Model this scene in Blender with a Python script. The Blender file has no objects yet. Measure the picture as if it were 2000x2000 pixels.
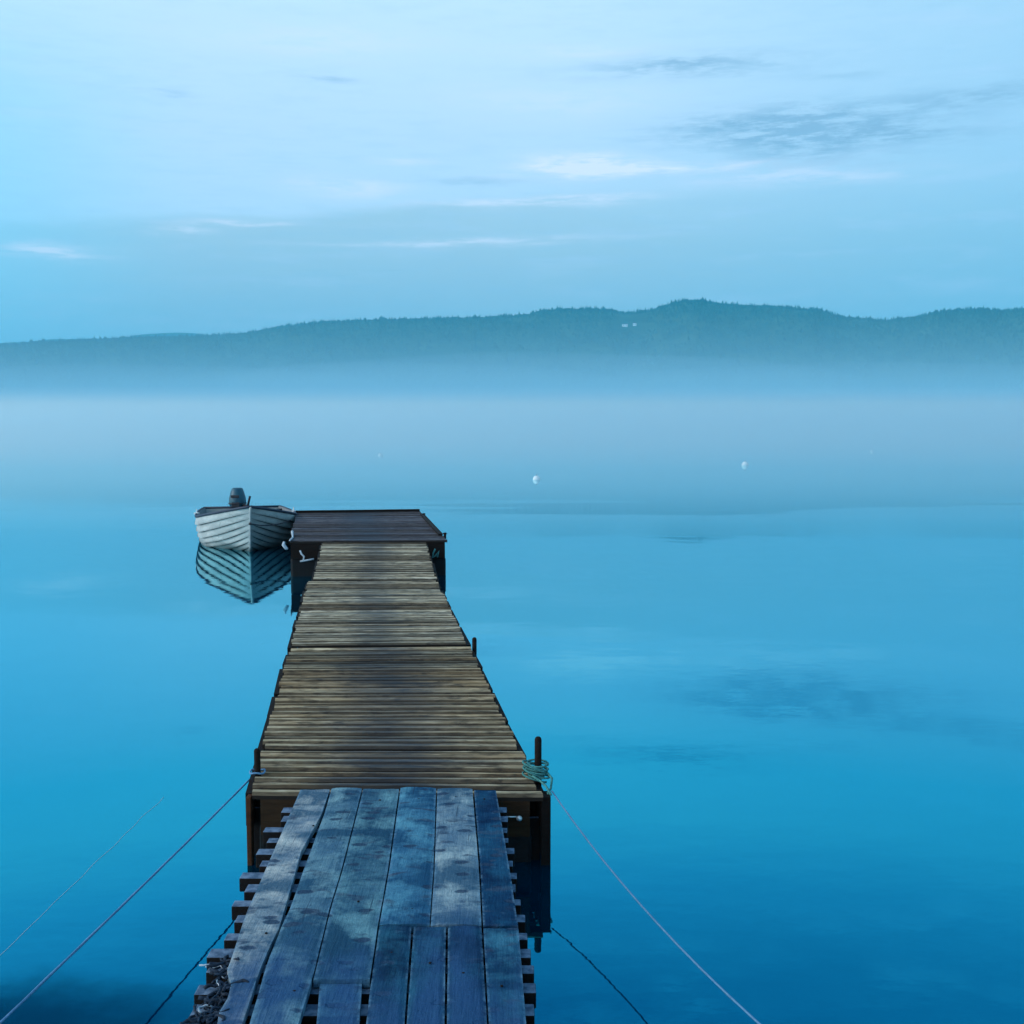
import bpy, bmesh, math, random
from mathutils import Vector, noise as mnoise
random.seed(7)
C = bpy.context.scene
COL = C.collection
R = math.radians

# ------------------------------------------------------------------ camera
F, PITCH, H = 2150.0, R(4.8), 2.03
cam = bpy.data.cameras.new('camera')
cam.lens = 38.7; cam.sensor_width = 36; cam.clip_start = .05; cam.clip_end = 40000
camo = bpy.data.objects.new('camera', cam); COL.objects.link(camo)
camo.location = (0, 0, H); camo.rotation_euler = (R(90) - PITCH, 0, 0)
C.camera = camo

# ------------------------------------------------------------------ render / exposure
C.view_settings.view_transform = 'Standard'
C.view_settings.look = 'None'
C.view_settings.exposure = 0.12
C.view_settings.gamma = 1
C.view_settings.use_curve_mapping = False
C.cycles.use_denoising = True
C.cycles.max_bounces = 10; C.cycles.diffuse_bounces = 3; C.cycles.glossy_bounces = 4
C.cycles.volume_bounces = 2
C.cycles.volume_max_steps = 64


# ------------------------------------------------------------------ node helper
class NT:
    def __init__(s, nt): s.nt = nt; nt.nodes.clear()
    def n(s, t, **k):
        nd = s.nt.nodes.new(t)
        for a, v in k.items(): setattr(nd, a, v)
        return nd
    def l(s, a, b): s.nt.links.new(a, b)
    def put(s, sock, v):
        if isinstance(v, bpy.types.NodeSocket): s.l(v, sock)
        else: sock.default_value = v
    def m(s, op, a, b=0.0, c=None, clamp=False):
        nd = s.n('ShaderNodeMath', operation=op); nd.use_clamp = clamp
        s.put(nd.inputs[0], a); s.put(nd.inputs[1], b)
        if c is not None: s.put(nd.inputs[2], c)
        return nd.outputs[0]
    def mix(s, f, a, b, blend='MIX'):
        nd = s.n('ShaderNodeMix', data_type='RGBA', blend_type=blend)
        s.put(nd.inputs[0], f)
        for i, v in ((6, a), (7, b)):
            if isinstance(v, tuple) and len(v) == 3: v = v + (1,)
            s.put(nd.inputs[i], v)
        return nd.outputs[2]
    def ramp(s, f, stops, interp='LINEAR'):
        nd = s.n('ShaderNodeValToRGB'); s.put(nd.inputs[0], f)
        cr = nd.color_ramp; cr.interpolation = interp
        while len(cr.elements) < len(stops): cr.elements.new(.5)
        for e, (p, c) in zip(cr.elements, stops):
            e.position = p
            e.color = (c if isinstance(c, tuple) else (c, c, c)) + (1,)
        return nd.outputs[0]
    def noise(s, vec, scale, detail=3, rough=.5, dist=0, out=0):
        nd = s.n('ShaderNodeTexNoise'); s.put(nd.inputs['Vector'], vec)
        nd.inputs['Scale'].default_value = scale; nd.inputs['Detail'].default_value = detail
        nd.inputs['Roughness'].default_value = rough; nd.inputs['Distortion'].default_value = dist
        return nd.outputs[out]
    def scaled(s, vec, sc, loc=(0, 0, 0)):
        nd = s.n('ShaderNodeMapping'); s.put(nd.inputs[0], vec)
        nd.inputs['Scale'].default_value = sc; nd.inputs['Location'].default_value = loc
        return nd.outputs[0]
    def mr(s, v, a, b, c=0., d=1., smooth=False):
        nd = s.n('ShaderNodeMapRange'); s.put(nd.inputs[0], v)
        if smooth: nd.interpolation_type = 'SMOOTHSTEP'
        for i, x in enumerate((a, b, c, d)): nd.inputs[i + 1].default_value = x
        return nd.outputs[0]


# ------------------------------------------------------------------ sky
SUN_EL, SUN_AZ = 24, -98      # azimuth from +Y, negative = to the left (behind the left shoulder)
W = bpy.data.worlds.new('World'); C.world = W; W.use_nodes = True
q = NT(W.node_tree)
tc = q.n('ShaderNodeTexCoord').outputs['Generated']
sep = q.n('ShaderNodeSeparateXYZ'); q.l(tc, sep.inputs[0])
X, Y, Z = sep.outputs
DEG = 57.2958
az = q.m('MULTIPLY', q.m('ARCTAN2', X, Y), DEG)
el = q.m('MULTIPLY', q.m('ARCSINE', Z), DEG)
cmb = q.n('ShaderNodeCombineXYZ'); q.l(az, cmb.inputs[0]); q.l(el, cmb.inputs[1])
ae = cmb.outputs[0]
wob = q.noise(q.scaled(ae, (.10, .55, 1)), 1.0, 5, .55)
wob2 = q.noise(q.scaled(ae, (.16, .9, 1), (31, 7, 0)), 1.0, 6, .6)
wc = q.m('SUBTRACT', wob, .5); wc2 = q.m('SUBTRACT', wob2, .5)
azd = q.m('ADD', az, q.m('MULTIPLY', wc2, 5.0))
eld = q.m('ADD', el, q.m('MULTIPLY', wc, 1.5))
# lower edge of the thin high veil: slopes up from the left to the middle
edge = q.n('ShaderNodeMapRange'); q.put(edge.inputs[0], az)
for i, x in enumerate((-30, 2, 8.6, 11.3)): edge.inputs[i + 1].default_value = x
e2 = q.m('SUBTRACT', eld, edge.outputs[0])
veil = q.mr(e2, -.5, .35, 0, 1, True)
soft = q.mr(az, -8, 22, 0, 1, True)
veil_s = q.mr(e2, -3.2, 2.4, 0, 1, True)
veil = q.m('ADD', q.m('MULTIPLY', veil, q.m('SUBTRACT', 1.0, soft)), q.m('MULTIPLY', veil_s, soft))
low = q.ramp(q.mr(el, 0, 14), [(0, (.44, .63, .76)), (.35, (.36, .55, .70)), (.65, (.41, .61, .75)), (1, (.47, .68, .83))])
high = q.ramp(q.mr(el, 8, 60), [(0, (.52, .76, .97)), (.12, (.55, .76, .98)), (.235, (.58, .80, .99)), (.295, (.34, .60, .87)), (.41, (.07, .22, .43)), (1, (.24, .44, .66))])
base = q.mix(veil, low, high)
# the right hand side is a little bluer, the far left a little more cyan
base = q.mix(q.m('MULTIPLY', q.mr(az, -2, 28, 0, 1, True), .50), base, (.23, .54, .78))
base = q.mix(q.m('MULTIPLY', q.mr(az, -14, -27, 0, 1, True), q.m('MULTIPLY', q.mr(el, 22, 12, 0, 1, True), .6)), base, (.28, .72, 1.0))
base = q.mix(q.m('MULTIPLY', q.mr(az, -6, 26, 0, 1, True), q.m('MULTIPLY', q.mr(el, 18, 28, 0, 1, True), .6)), base, (.07, .25, .46))
brk = q.noise(q.scaled(ae, (.38, 2.3, 1), (13, 4, 0)), 1.0, 7, .66)
fine = q.noise(q.scaled(ae, (.22, 1.3, 1), (3, 9, 0)), 1.0, 6, .62)
base = q.mix(q.mr(brk, .45, .75, 0, .20), base, (.30, .56, .84))
base = q.mix(q.mr(wob2, .52, .8, 0, .35), base, (.56, .74, 1.0))

def pa(px): return math.degrees(math.atan((px - 1000) / F))
def pe(py): return math.degrees(math.atan((1000 - py) / F)) - 4.8
def blob(px, py, sx, sy, amt, tilt=0.0):
    dx = q.m('DIVIDE', q.m('SUBTRACT', azd, pa(px)), sx * .02665)
    ey = q.m('SUBTRACT', eld, pe(py))
    if tilt: ey = q.m('SUBTRACT', ey, q.m('MULTIPLY', q.m('SUBTRACT', az, pa(px)), tilt))
    dy = q.m('DIVIDE', ey, sy * .02665)
    r2 = q.m('ADD', q.m('MULTIPLY', dx, dx), q.m('MULTIPLY', dy, dy))
    g = q.m('EXPONENT', q.m('MULTIPLY', r2, -1.0))
    g = q.m('MULTIPLY', g, q.mr(brk, .40, .58, .22, 1.25))
    return q.m('MULTIPLY', g, amt)
def total(bl):
    t = None
    for b in bl:
        g = blob(*b); t = g if t is None else q.m('ADD', t, g)
    return q.m('MINIMUM', q.m('MULTIPLY', t, 1.7), 1.0)
# sky glow added out of frame, behind left, to brighten decks and fog
dd = q.m('ADD', q.m('MULTIPLY', X, -.86), q.m('MULTIPLY', Y, -.5))
base = q.mix(q.m('MULTIPLY', q.mr(dd, .30, .95, 0, 1, True), q.mr(el, 75, 35, .3, 1, True)), base, (1.9, 2.2, 2.4))
dark = total([(1330, 137, 165, 19, .42), (1480, 262, 170, 30, .50), (1640, 275, 200, 34, .38), (1570, 320, 120, 26, .35), (1900, 232, 150, 18, .36),
              (1720, 300, 150, 12, .28), (310, 209, 50, 6, .22), (660, 164, 70, 6, .25), (1620, 172, 80, 6, .15), (900, 350, 120, 6, .22)])
light = total([(1120, 322, 95, 19, .85), (1260, 334, 240, 10, .45), (640, 90, 260, 30, .2), (1080, 200, 240, 34, .18), (690, 372, 100, 20, .35), (1000, 396, 170, 10, .40, .03),
               (900, 474, 280, 6, .30, .03), (370, 470, 50, 8, .35, .05), (120, 515, 90, 12, .35), (480, 448, 90, 6, .35, .06),
               (1180, 385, 80, 6, .25), (1140, 100, 150, 14, .2), (1550, 365, 200, 16, .25), (780, 312, 60, 5, .25)])
base = q.mix(dark, base, (.27, .46, .66))
base = q.mix(light, base, (.78, .87, 1.04))
ns = q.n('ShaderNodeTexSky', sky_type='NISHITA')
ns.sun_disc = False; ns.sun_elevation = R(SUN_EL); ns.sun_rotation = R(SUN_AZ)
b1 = q.n('ShaderNodeBackground'); q.l(ns.outputs[0], b1.inputs[0]); b1.inputs[1].default_value = .08
b2 = q.n('ShaderNodeBackground'); q.l(base, b2.inputs[0]); b2.inputs[1].default_value = 1.12
ms = q.n('ShaderNodeMixShader'); ms.inputs[0].default_value = .93
q.l(b1.outputs[0], ms.inputs[1]); q.l(b2.outputs[0], ms.inputs[2])
wo = q.n('ShaderNodeOutputWorld'); q.l(ms.outputs[0], wo.inputs[0])

sd = bpy.data.lights.new('sun', 'SUN'); sd.energy = 1.4; sd.angle = R(12); sd.color = (1.0, .92, .82)
so = bpy.data.objects.new('sun', sd); COL.objects.link(so)
sdir = Vector((math.sin(R(SUN_AZ)) * math.cos(R(SUN_EL)), math.cos(R(SUN_AZ)) * math.cos(R(SUN_EL)), math.sin(R(SUN_EL))))
so.rotation_euler = sdir.to_track_quat('Z', 'Y').to_euler(); so.location = (-5, -5, 8)


# ------------------------------------------------------------------ geometry helpers
def at(px, py, z):
    "point at height z seen at photo pixel px,py"
    a = (px - 1000) / F; b = (1000 - py) / F
    d = Vector((a, math.cos(PITCH) + b * math.sin(PITCH), -math.sin(PITCH) + b * math.cos(PITCH)))
    return Vector((0, 0, H)) + d * ((z - H) / d.z)
def at_y(px, py, y):
    a = (px - 1000) / F; b = (1000 - py) / F
    d = Vector((a, math.cos(PITCH) + b * math.sin(PITCH), -math.sin(PITCH) + b * math.cos(PITCH)))
    return Vector((0, 0, H)) + d * (y / d.y)

def root_loc(o):
    v = Vector((0, 0, 0))
    while o is not None: v += Vector(o.location); o = o.parent
    return v
def tag(o, label=None, cat=None, group=None, kind=None):
    if label: o['label'] = label
    if cat: o['category'] = cat
    if group: o['group'] = group
    if kind: o['kind'] = kind
    return o
def thing(name, label, cat, loc, group=None):
    o = bpy.data.objects.new(name, None); COL.objects.link(o); o.location = loc
    o.empty_display_size = .1
    return tag(o, label, cat, group)

class MB:
    "collects shapes in world coordinates; tint (rgb) and u (across) kept per vertex"
    def __init__(s): s.v = []; s.f = []; s.t = []; s.u = []
    def add(s, vs, fs, tint=(1, 1, 1), us=None):
        n = len(s.v)
        s.v += [Vector(v) for v in vs]; s.f += [tuple(i + n for i in f) for f in fs]
        s.t += [tint] * len(vs); s.u += us if us else [0.0] * len(vs)
        return s
    def hexa(s, p, tint=(1, 1, 1), us=None):   # p: 4 bottom ccw, 4 top
        return s.add(p, [(3, 2, 1, 0), (4, 5, 6, 7), (0, 1, 5, 4), (1, 2, 6, 5), (2, 3, 7, 6), (3, 0, 4, 7)], tint, us)
    def box(s, c, sz, rot=0, tint=(1, 1, 1), tilt=0):
        c = Vector(c); hx, hy, hz = [x / 2 for x in sz]; ca, sa = math.cos(rot), math.sin(rot)
        p = []
        for z in (-hz, hz):
            for x, y in ((-hx, -hy), (hx, -hy), (hx, hy), (-hx, hy)):
                p.append(c + Vector((x * ca - y * sa, x * sa + y * ca, z + x * math.tan(tilt))))
        return s.hexa(p, tint)
    def beam(s, a, b, w, h, tint=(1, 1, 1)):
        "square beam from a to b (top centre line), width w, height h"
        a = Vector(a); b = Vector(b); d = (b - a).normalized()
        n = Vector((-d.y, d.x, 0)).normalized() * (w / 2); dn = Vector((0, 0, -h))
        return s.hexa([a + n + dn, a - n + dn, b - n + dn, b + n + dn, a + n, a - n, b - n, b + n], tint)
    def tube(s, pts, r, k=8, tint=(1, 1, 1), cap=True, twist=None):
        pts = [Vector(p) for p in pts]; rr = r if isinstance(r, (list, tuple)) else [r] * len(pts)
        vs = []; fs = []; prev = None
        for i, p in enumerate(pts):
            d = (pts[min(i + 1, len(pts) - 1)] - pts[max(i - 1, 0)]).normalized()
            if prev is None:
                ref = Vector((0, 0, 1)) if abs(d.z) < .9 else Vector((1, 0, 0))
                a = d.cross(ref).normalized()
            else:
                a = (prev - d * prev.dot(d)).normalized()
            prev = a; b = d.cross(a)
            for j in range(k):
                t = 2 * math.pi * j / k
                rj = rr[i]
                if twist: rj *= 1 + .16 * math.cos(3 * (t + i * twist))
                vs.append(p + (a * math.cos(t) + b * math.sin(t)) * rj)
        for i in range(len(pts) - 1):
            for j in range(k):
                fs.append((i * k + j, i * k + (j + 1) % k, (i + 1) * k + (j + 1) % k, (i + 1) * k + j))
        if cap:
            fs.append(tuple(range(k))[::-1]); fs.append(tuple((len(pts) - 1) * k + j for j in range(k)))
        return s.add(vs, fs, tint)
    def lathe(s, c, prof, k=12, tint=(1, 1, 1), sx=1, sy=1):
        c = Vector(c); vs = []; fs = []
        for (r, z) in prof:
            for j in range(k):
                t = 2 * math.pi * j / k; vs.append(c + Vector((r * math.cos(t) * sx, r * math.sin(t) * sy, z)))
        for i in range(len(prof) - 1):
            for j in range(k):
                fs.append((i * k + j, i * k + (j + 1) % k, (i + 1) * k + (j + 1) % k, (i + 1) * k + j))
        fs.append(tuple(range(k))[::-1]); fs.append(tuple((len(prof) - 1) * k + j for j in range(k)))
        return s.add(vs, fs, tint)
    def build(s, name, mat, parent=None, smooth=False, bevel=0):
        me = bpy.data.meshes.new(name)
        off = root_loc(parent)
        me.from_pydata([v - off for v in s.v], [], s.f)
        a = me.color_attributes.new('tint', 'FLOAT_COLOR', 'POINT')
        for i, t in enumerate(s.t): a.data[i].color = (t[0], t[1], t[2], 1)
        a = me.attributes.new('u', 'FLOAT', 'POINT')
        for i, t in enumerate(s.u): a.data[i].value = t
        bm = bmesh.new(); bm.from_mesh(me); bmesh.ops.recalc_face_normals(bm, faces=bm.faces); bm.to_mesh(me); bm.free()
        if smooth:
            for p in me.polygons: p.use_smooth = True
        me.materials.append(mat)
        o = bpy.data.objects.new(name, me); COL.objects.link(o)
        if parent: o.parent = parent
        if bevel:
            md = o.modifiers.new('bevel', 'BEVEL'); md.width = bevel; md.segments = 2; md.limit_method = 'ANGLE'
        return o

# ------------------------------------------------------------------ materials
def mat(name):
    m = bpy.data.materials.new(name); m.use_nodes = True
    return m, NT(m.node_tree)
def finish(m, q, col, rough=.8, bump=None, bs=.3, bd=.01, spec=.3, metal=0):
    b = q.n('ShaderNodeBsdfPrincipled'); q.put(b.inputs['Base Color'], col if not (isinstance(col, tuple) and len(col) == 3) else col + (1,))
    q.put(b.inputs['Roughness'], rough); q.put(b.inputs['Metallic'], metal); b.inputs['Specular IOR Level'].default_value = spec
    if bump is not None:
        bp = q.n('ShaderNodeBump'); q.put(bp.inputs['Height'], bump); bp.inputs['Strength'].default_value = bs; bp.inputs['Distance'].default_value = bd
        q.l(bp.outputs[0], b.inputs['Normal'])
    o = q.n('ShaderNodeOutputMaterial'); q.l(b.outputs[0], o.inputs[0])
    return b

def deck_wood(name, brown, grey, wetcol, wet, rot=0.0, wetwidth=.45):
    "weathered cross planks, darker and wetter along the walking line; u = across the dock"
    m, q = mat(name)
    tcn = q.n('ShaderNodeNewGeometry').outputs['Position']
    tint = q.n('ShaderNodeAttribute', attribute_name='tint')
    u = q.n('ShaderNodeAttribute', attribute_name='u').outputs['Fac']
    st = q.scaled(tcn, (7, 60, 10))
    g1 = q.noise(st, 1, 5, .65)
    g2 = q.noise(tcn, 3.2, 4, .6)
    g3 = q.noise(q.scaled(tcn, (9, 60, 10)), 1, 3, .6)
    spots = q.noise(q.scaled(tcn, (6, 14, 10)), 1, 4, .7)
    col = q.mix(q.mr(g1, .35, .68), brown, grey)
    col = q.mix(q.mr(g2, .42, .70, 0, .5), col, (brown[0] * .55, brown[1] * .62, brown[2] * .72))
    col = q.mix(q.mr(g3, .56, .72, 0, .6), col, (brown[0] * .30, brown[1] * .32, brown[2] * .38))
    col = q.mix(q.mr(spots, .63, .70, 0, .7), col, (.03, .025, .025))
    worn = q.noise(q.scaled(tcn, (7, 26, 10), (2, 5, 0)), 1, 4, .65)
    col = q.mix(q.mr(worn, .50, .62, 0, .8), col, (brown[0] * .28, brown[1] * .31, brown[2] * .40))
    pale = q.noise(q.scaled(tcn, (6, 30, 10), (7, 1, 0)), 1, 4, .6)
    col = q.mix(q.mr(pale, .54, .66, 0, .75), col, (grey[0] * 1.35, grey[1] * 1.38, grey[2] * 1.42))
    au = q.m('ABSOLUTE', q.m('ADD', u, q.m('MULTIPLY', q.m('SUBTRACT', g2, .5), .5)))
    strk = q.noise(q.scaled(tcn, (.9, 14, 1), (0, 3, 0)), 1, 3, .6)
    au = q.m('ADD', au, q.m('MULTIPLY', q.m('SUBTRACT', strk, .5), 1.1))
    w = q.mr(au, wetwidth, .05, 0, 1, True)
    big = q.noise(tcn, .7, 2, .5)
    w = q.m('MULTIPLY', w, q.mr(big, .32, .6, wet * .45, wet))
    w = q.m('MULTIPLY', w, q.mr(g1, .3, .6, .75, 1.1), clamp=True)
    col = q.mix(w, col, wetcol)
    col = q.mix(1.0, col, tint.outputs['Color'], 'MULTIPLY')
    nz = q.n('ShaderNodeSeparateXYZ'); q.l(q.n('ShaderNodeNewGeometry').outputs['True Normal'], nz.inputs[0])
    col = q.mix(q.mr(nz.outputs[2], .92, .55), col, (.018, .014, .012))   # sides painted near black, for shade in the plank gaps
    bh = q.m('ADD', q.m('MULTIPLY', g1, .6), q.m('MULTIPLY', g3, .6))
    finish(m, q, col, q.m('SUBTRACT', .85, q.m('MULTIPLY', w, .25)), bh, .8, .008, .12)
    return m

BROWN = (.31, .215, .115); GREY = (.47, .355, .225)
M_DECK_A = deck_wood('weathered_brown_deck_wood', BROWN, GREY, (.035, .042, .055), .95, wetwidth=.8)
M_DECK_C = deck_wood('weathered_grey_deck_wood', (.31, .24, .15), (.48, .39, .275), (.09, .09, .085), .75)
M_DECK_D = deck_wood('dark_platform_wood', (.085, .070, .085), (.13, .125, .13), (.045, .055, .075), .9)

def dark_wood(name, a, b, rough=.85):
    m, q = mat(name)
    p = q.n('ShaderNodeNewGeometry').outputs['Position']
    g = q.noise(q.scaled(p, (8, 8, 40)), 1, 4, .6)
    finish(m, q, q.mix(q.mr(g, .35, .7), a, b), rough, g, .5, .008, .2)
    return m
M_DARK = dark_wood('black_wet_timber', (.006, .003, .0025), (.012, .006, .004))
M_FRAME = dark_wood('tarry_brown_beam', (.022, .010, .004), (.036, .018, .007))
M_PILE = dark_wood('rusty_brown_corner_post', (.05, .016, .006), (.085, .028, .010))
M_FLOATER = dark_wood('black_float_block', (.003, .003, .004), (.006, .006, .008), .6)

def gang_wood():
    m, q = mat('frosted_blue_grey_boards')
    p = q.n('ShaderNodeNewGeometry').outputs['Position']
    tint = q.n('ShaderNodeAttribute', attribute_name='tint').outputs['Color']
    u = q.n('ShaderNodeAttribute', attribute_name='u').outputs['Fac']
    g = q.noise(q.scaled(p, (34, 3.0, 20)), 1, 5, .65)
    g_f = q.noise(q.scaled(p, (90, 8, 20)), 1, 3, .6)
    mot = q.noise(p, 9, 5, .65)
    mot2 = q.noise(p, 28, 4, .6)
    cross = q.noise(q.scaled(p, (8, 17, 8), (4, 1, 0)), 1, 2, .5, .5)
    wetn = q.noise(q.scaled(p, (4.2, 1.5, 1), (2.3, .7, 0)), 1, 4, .6)
    grain = q.noise(p, 260, 2, .7)
    au = q.m('ABSOLUTE', u)
    col = q.mix(q.mr(g, .35, .7, 0, .55), tint, q.mix(1.0, tint, (.58, .66, .74), 'MULTIPLY'))
    col = q.mix(q.mr(mot, .40, .62, 0, .75), col, q.mix(1.0, tint, (.36, .50, .66), 'MULTIPLY'))
    col = q.mix(q.mr(mot2, .58, .78, 0, .35), col, (.13, .25, .36))
    col = q.mix(q.mr(cross, .57, .66, 0, .85), col, (.035, .06, .10))
    band = q.noise(q.scaled(p, (2.6, 5.5, 3), (8, 2, 0)), 1, 4, .6, .6)
    col = q.mix(q.mr(band, .45, .57, 0, .88), col, q.mix(1.0, tint, (.16, .32, .46), 'MULTIPLY'))
    lite = q.noise(q.scaled(p, (5, 4, 3), (1, 7, 0)), 1, 5, .65)
    col = q.mix(q.mr(lite, .50, .66, 0, .8), col, q.mix(1.0, tint, (1.9, 1.65, 1.45), 'MULTIPLY'))
    vo = q.n('ShaderNodeTexVoronoi'); q.l(q.scaled(p, (9.5, 17, 1)), vo.inputs['Vector']); vo.inputs['Scale'].default_value = 1
    vsep = q.n('ShaderNodeSeparateColor'); q.l(vo.outputs['Color'], vsep.inputs[0])
    vd = q.m('ADD', vo.outputs['Distance'], q.m('MULTIPLY', q.m('SUBTRACT', mot2, .5), .35))
    dash = q.m('MULTIPLY', q.mr(vd, .34, .22, 0, 1, True), q.m('LESS_THAN', vsep.outputs[0], .5))
    col = q.mix(q.m('MULTIPLY', dash, .85), col, (.022, .045, .085))
    crack = q.noise(q.scaled(p, (75, 1.6, 1), (3, 3, 0)), 1, 3, .6)
    col = q.mix(q.mr(crack, .66, .72, 0, .7), col, (.02, .04, .07))
    speck = q.noise(p, 70, 3, .7)
    col = q.mix(q.mr(speck, .58, .68, 0, .45), col, (.02, .045, .08))
    # soaked, near edge of the boards
    wy = q.n('ShaderNodeSeparateXYZ'); q.l(p, wy.inputs[0])
    near = q.mr(q.m('ADD', wy.outputs[1], q.m('MULTIPLY', q.m('SUBTRACT', wetn, .5), 1.9)), 3.55, 2.95, 0, 1, True)
    wet = q.m('MULTIPLY', near, q.mr(au, 1.0, .62, .35, 1))
    wet = q.m('MULTIPLY', wet, q.mr(mot, .3, .6, .65, .92))
    soak = q.m('MULTIPLY', wet, q.mr(wy.outputs[0], -1.25, -.75, .25, 1.0))
    col = q.mix(soak, col, (.022, .07, .16))
    col = q.mix(q.mr(grain, .5, .75, 0, .5), col, q.mix(1.0, col, (1.9, 1.9, 1.9), 'MULTIPLY'))
    col = q.mix(q.m('MULTIPLY', q.mr(au, .84, 1.0, 0, .6), q.mr(mot2, .4, .65)), col, (.16, .30, .42))
    finish(m, q, col, .92,
           q.m('ADD', q.m('ADD', q.m('MULTIPLY', g_f, .6), q.m('MULTIPLY', mot2, .7)), q.m('MULTIPLY', dash, -.5)), .8, .008, .07)
    return m
M_GANG = gang_wood()

def batten_wood():
    m, q = mat('frosted_shaded_batten')
    gm = q.n('ShaderNodeNewGeometry')
    p = gm.outputs['Position']
    g = q.noise(q.scaled(p, (5, 40, 20)), 1, 4, .6); mo = q.noise(p, 30, 4, .6)
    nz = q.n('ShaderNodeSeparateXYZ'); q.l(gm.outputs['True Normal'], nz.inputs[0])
    frost_shade = q.mr(nz.outputs[2], .5, .9)      # rime on upward faces; shade of the sides painted near black
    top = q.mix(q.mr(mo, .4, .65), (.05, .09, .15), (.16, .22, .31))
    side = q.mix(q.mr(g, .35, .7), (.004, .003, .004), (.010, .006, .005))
    finish(m, q, q.mix(frost_shade, side, top), .85, mo, .5, .006, .2)
    return m
M_BATTEN = batten_wood()

def simple(name, a, b, rough=.5, metal=0, sc=12, spec=.4, bs=.15):
    m, q = mat(name)
    p = q.n('ShaderNodeNewGeometry').outputs['Position']
    g = q.noise(p, sc, 4, .6)
    finish(m, q, q.mix(q.mr(g, .35, .7), a, b), q.mr(g, .3, .7, rough, min(1, rough + .15)), g, bs, .004, spec, metal)
    return m
M_HULL = simple('dull_aluminium_hull', (.30, .31, .30), (.42, .42, .41), .5, .1, 5, .4, .1)
M_HULL, q_ = mat('scuffed_aluminium_hull')
pp = q_.n('ShaderNodeNewGeometry').outputs['Position']
tt_ = q_.n('ShaderNodeAttribute', attribute_name='tint').outputs['Color']
sz = q_.n('ShaderNodeSeparateXYZ'); q_.l(pp, sz.inputs[0])
n_a = q_.noise(q_.scaled(pp, (3, 3, 14)), 1, 5, .65); n_b = q_.noise(pp, 14, 4, .6)
cc = q_.mix(q_.mr(n_a, .35, .7), (.33, .35, .34), (.50, .51, .49))
cc = q_.mix(q_.mr(n_b, .58, .72, 0, .5), cc, (.16, .18, .18))
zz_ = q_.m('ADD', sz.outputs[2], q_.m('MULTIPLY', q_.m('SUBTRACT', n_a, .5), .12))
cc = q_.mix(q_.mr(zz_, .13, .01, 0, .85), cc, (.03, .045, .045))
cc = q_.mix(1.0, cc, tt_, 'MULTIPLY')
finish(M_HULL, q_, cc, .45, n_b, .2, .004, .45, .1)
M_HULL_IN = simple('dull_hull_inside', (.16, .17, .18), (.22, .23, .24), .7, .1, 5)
M_GUN = simple('dark_rubber_gunwale', (.02, .03, .055), (.035, .05, .08), .6)
M_MOTOR = simple('blue_green_engine_cowl', (.010, .060, .10), (.018, .10, .14), .4)
M_BLACK = simple('black_plastic', (.01, .012, .02), (.02, .022, .03), .5)
M_ROPE = simple('pale_blue_rope', (.08, .19, .34), (.16, .30, .46), .9, 0, 120, .1, .5)
M_ROPE_D = simple('dark_blue_rope', (.06, .09, .16), (.10, .14, .22), .9, 0, 120, .1, .5)
M_TEAL = simple('teal_rope', (.035, .15, .15), (.09, .27, .26), .85, 0, 90, .1, .5)
M_WHITE = simple('white_plastic', (.72, .74, .76), (.82, .83, .84), .4)
M_STEEL = simple('galvanised_steel', (.55, .55, .55), (.7, .7, .7), .35, .8)
M_RIM = simple('rimed_rope', (.30, .36, .42), (.55, .6, .66), .9, 0, 60, .1, .5)

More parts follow.
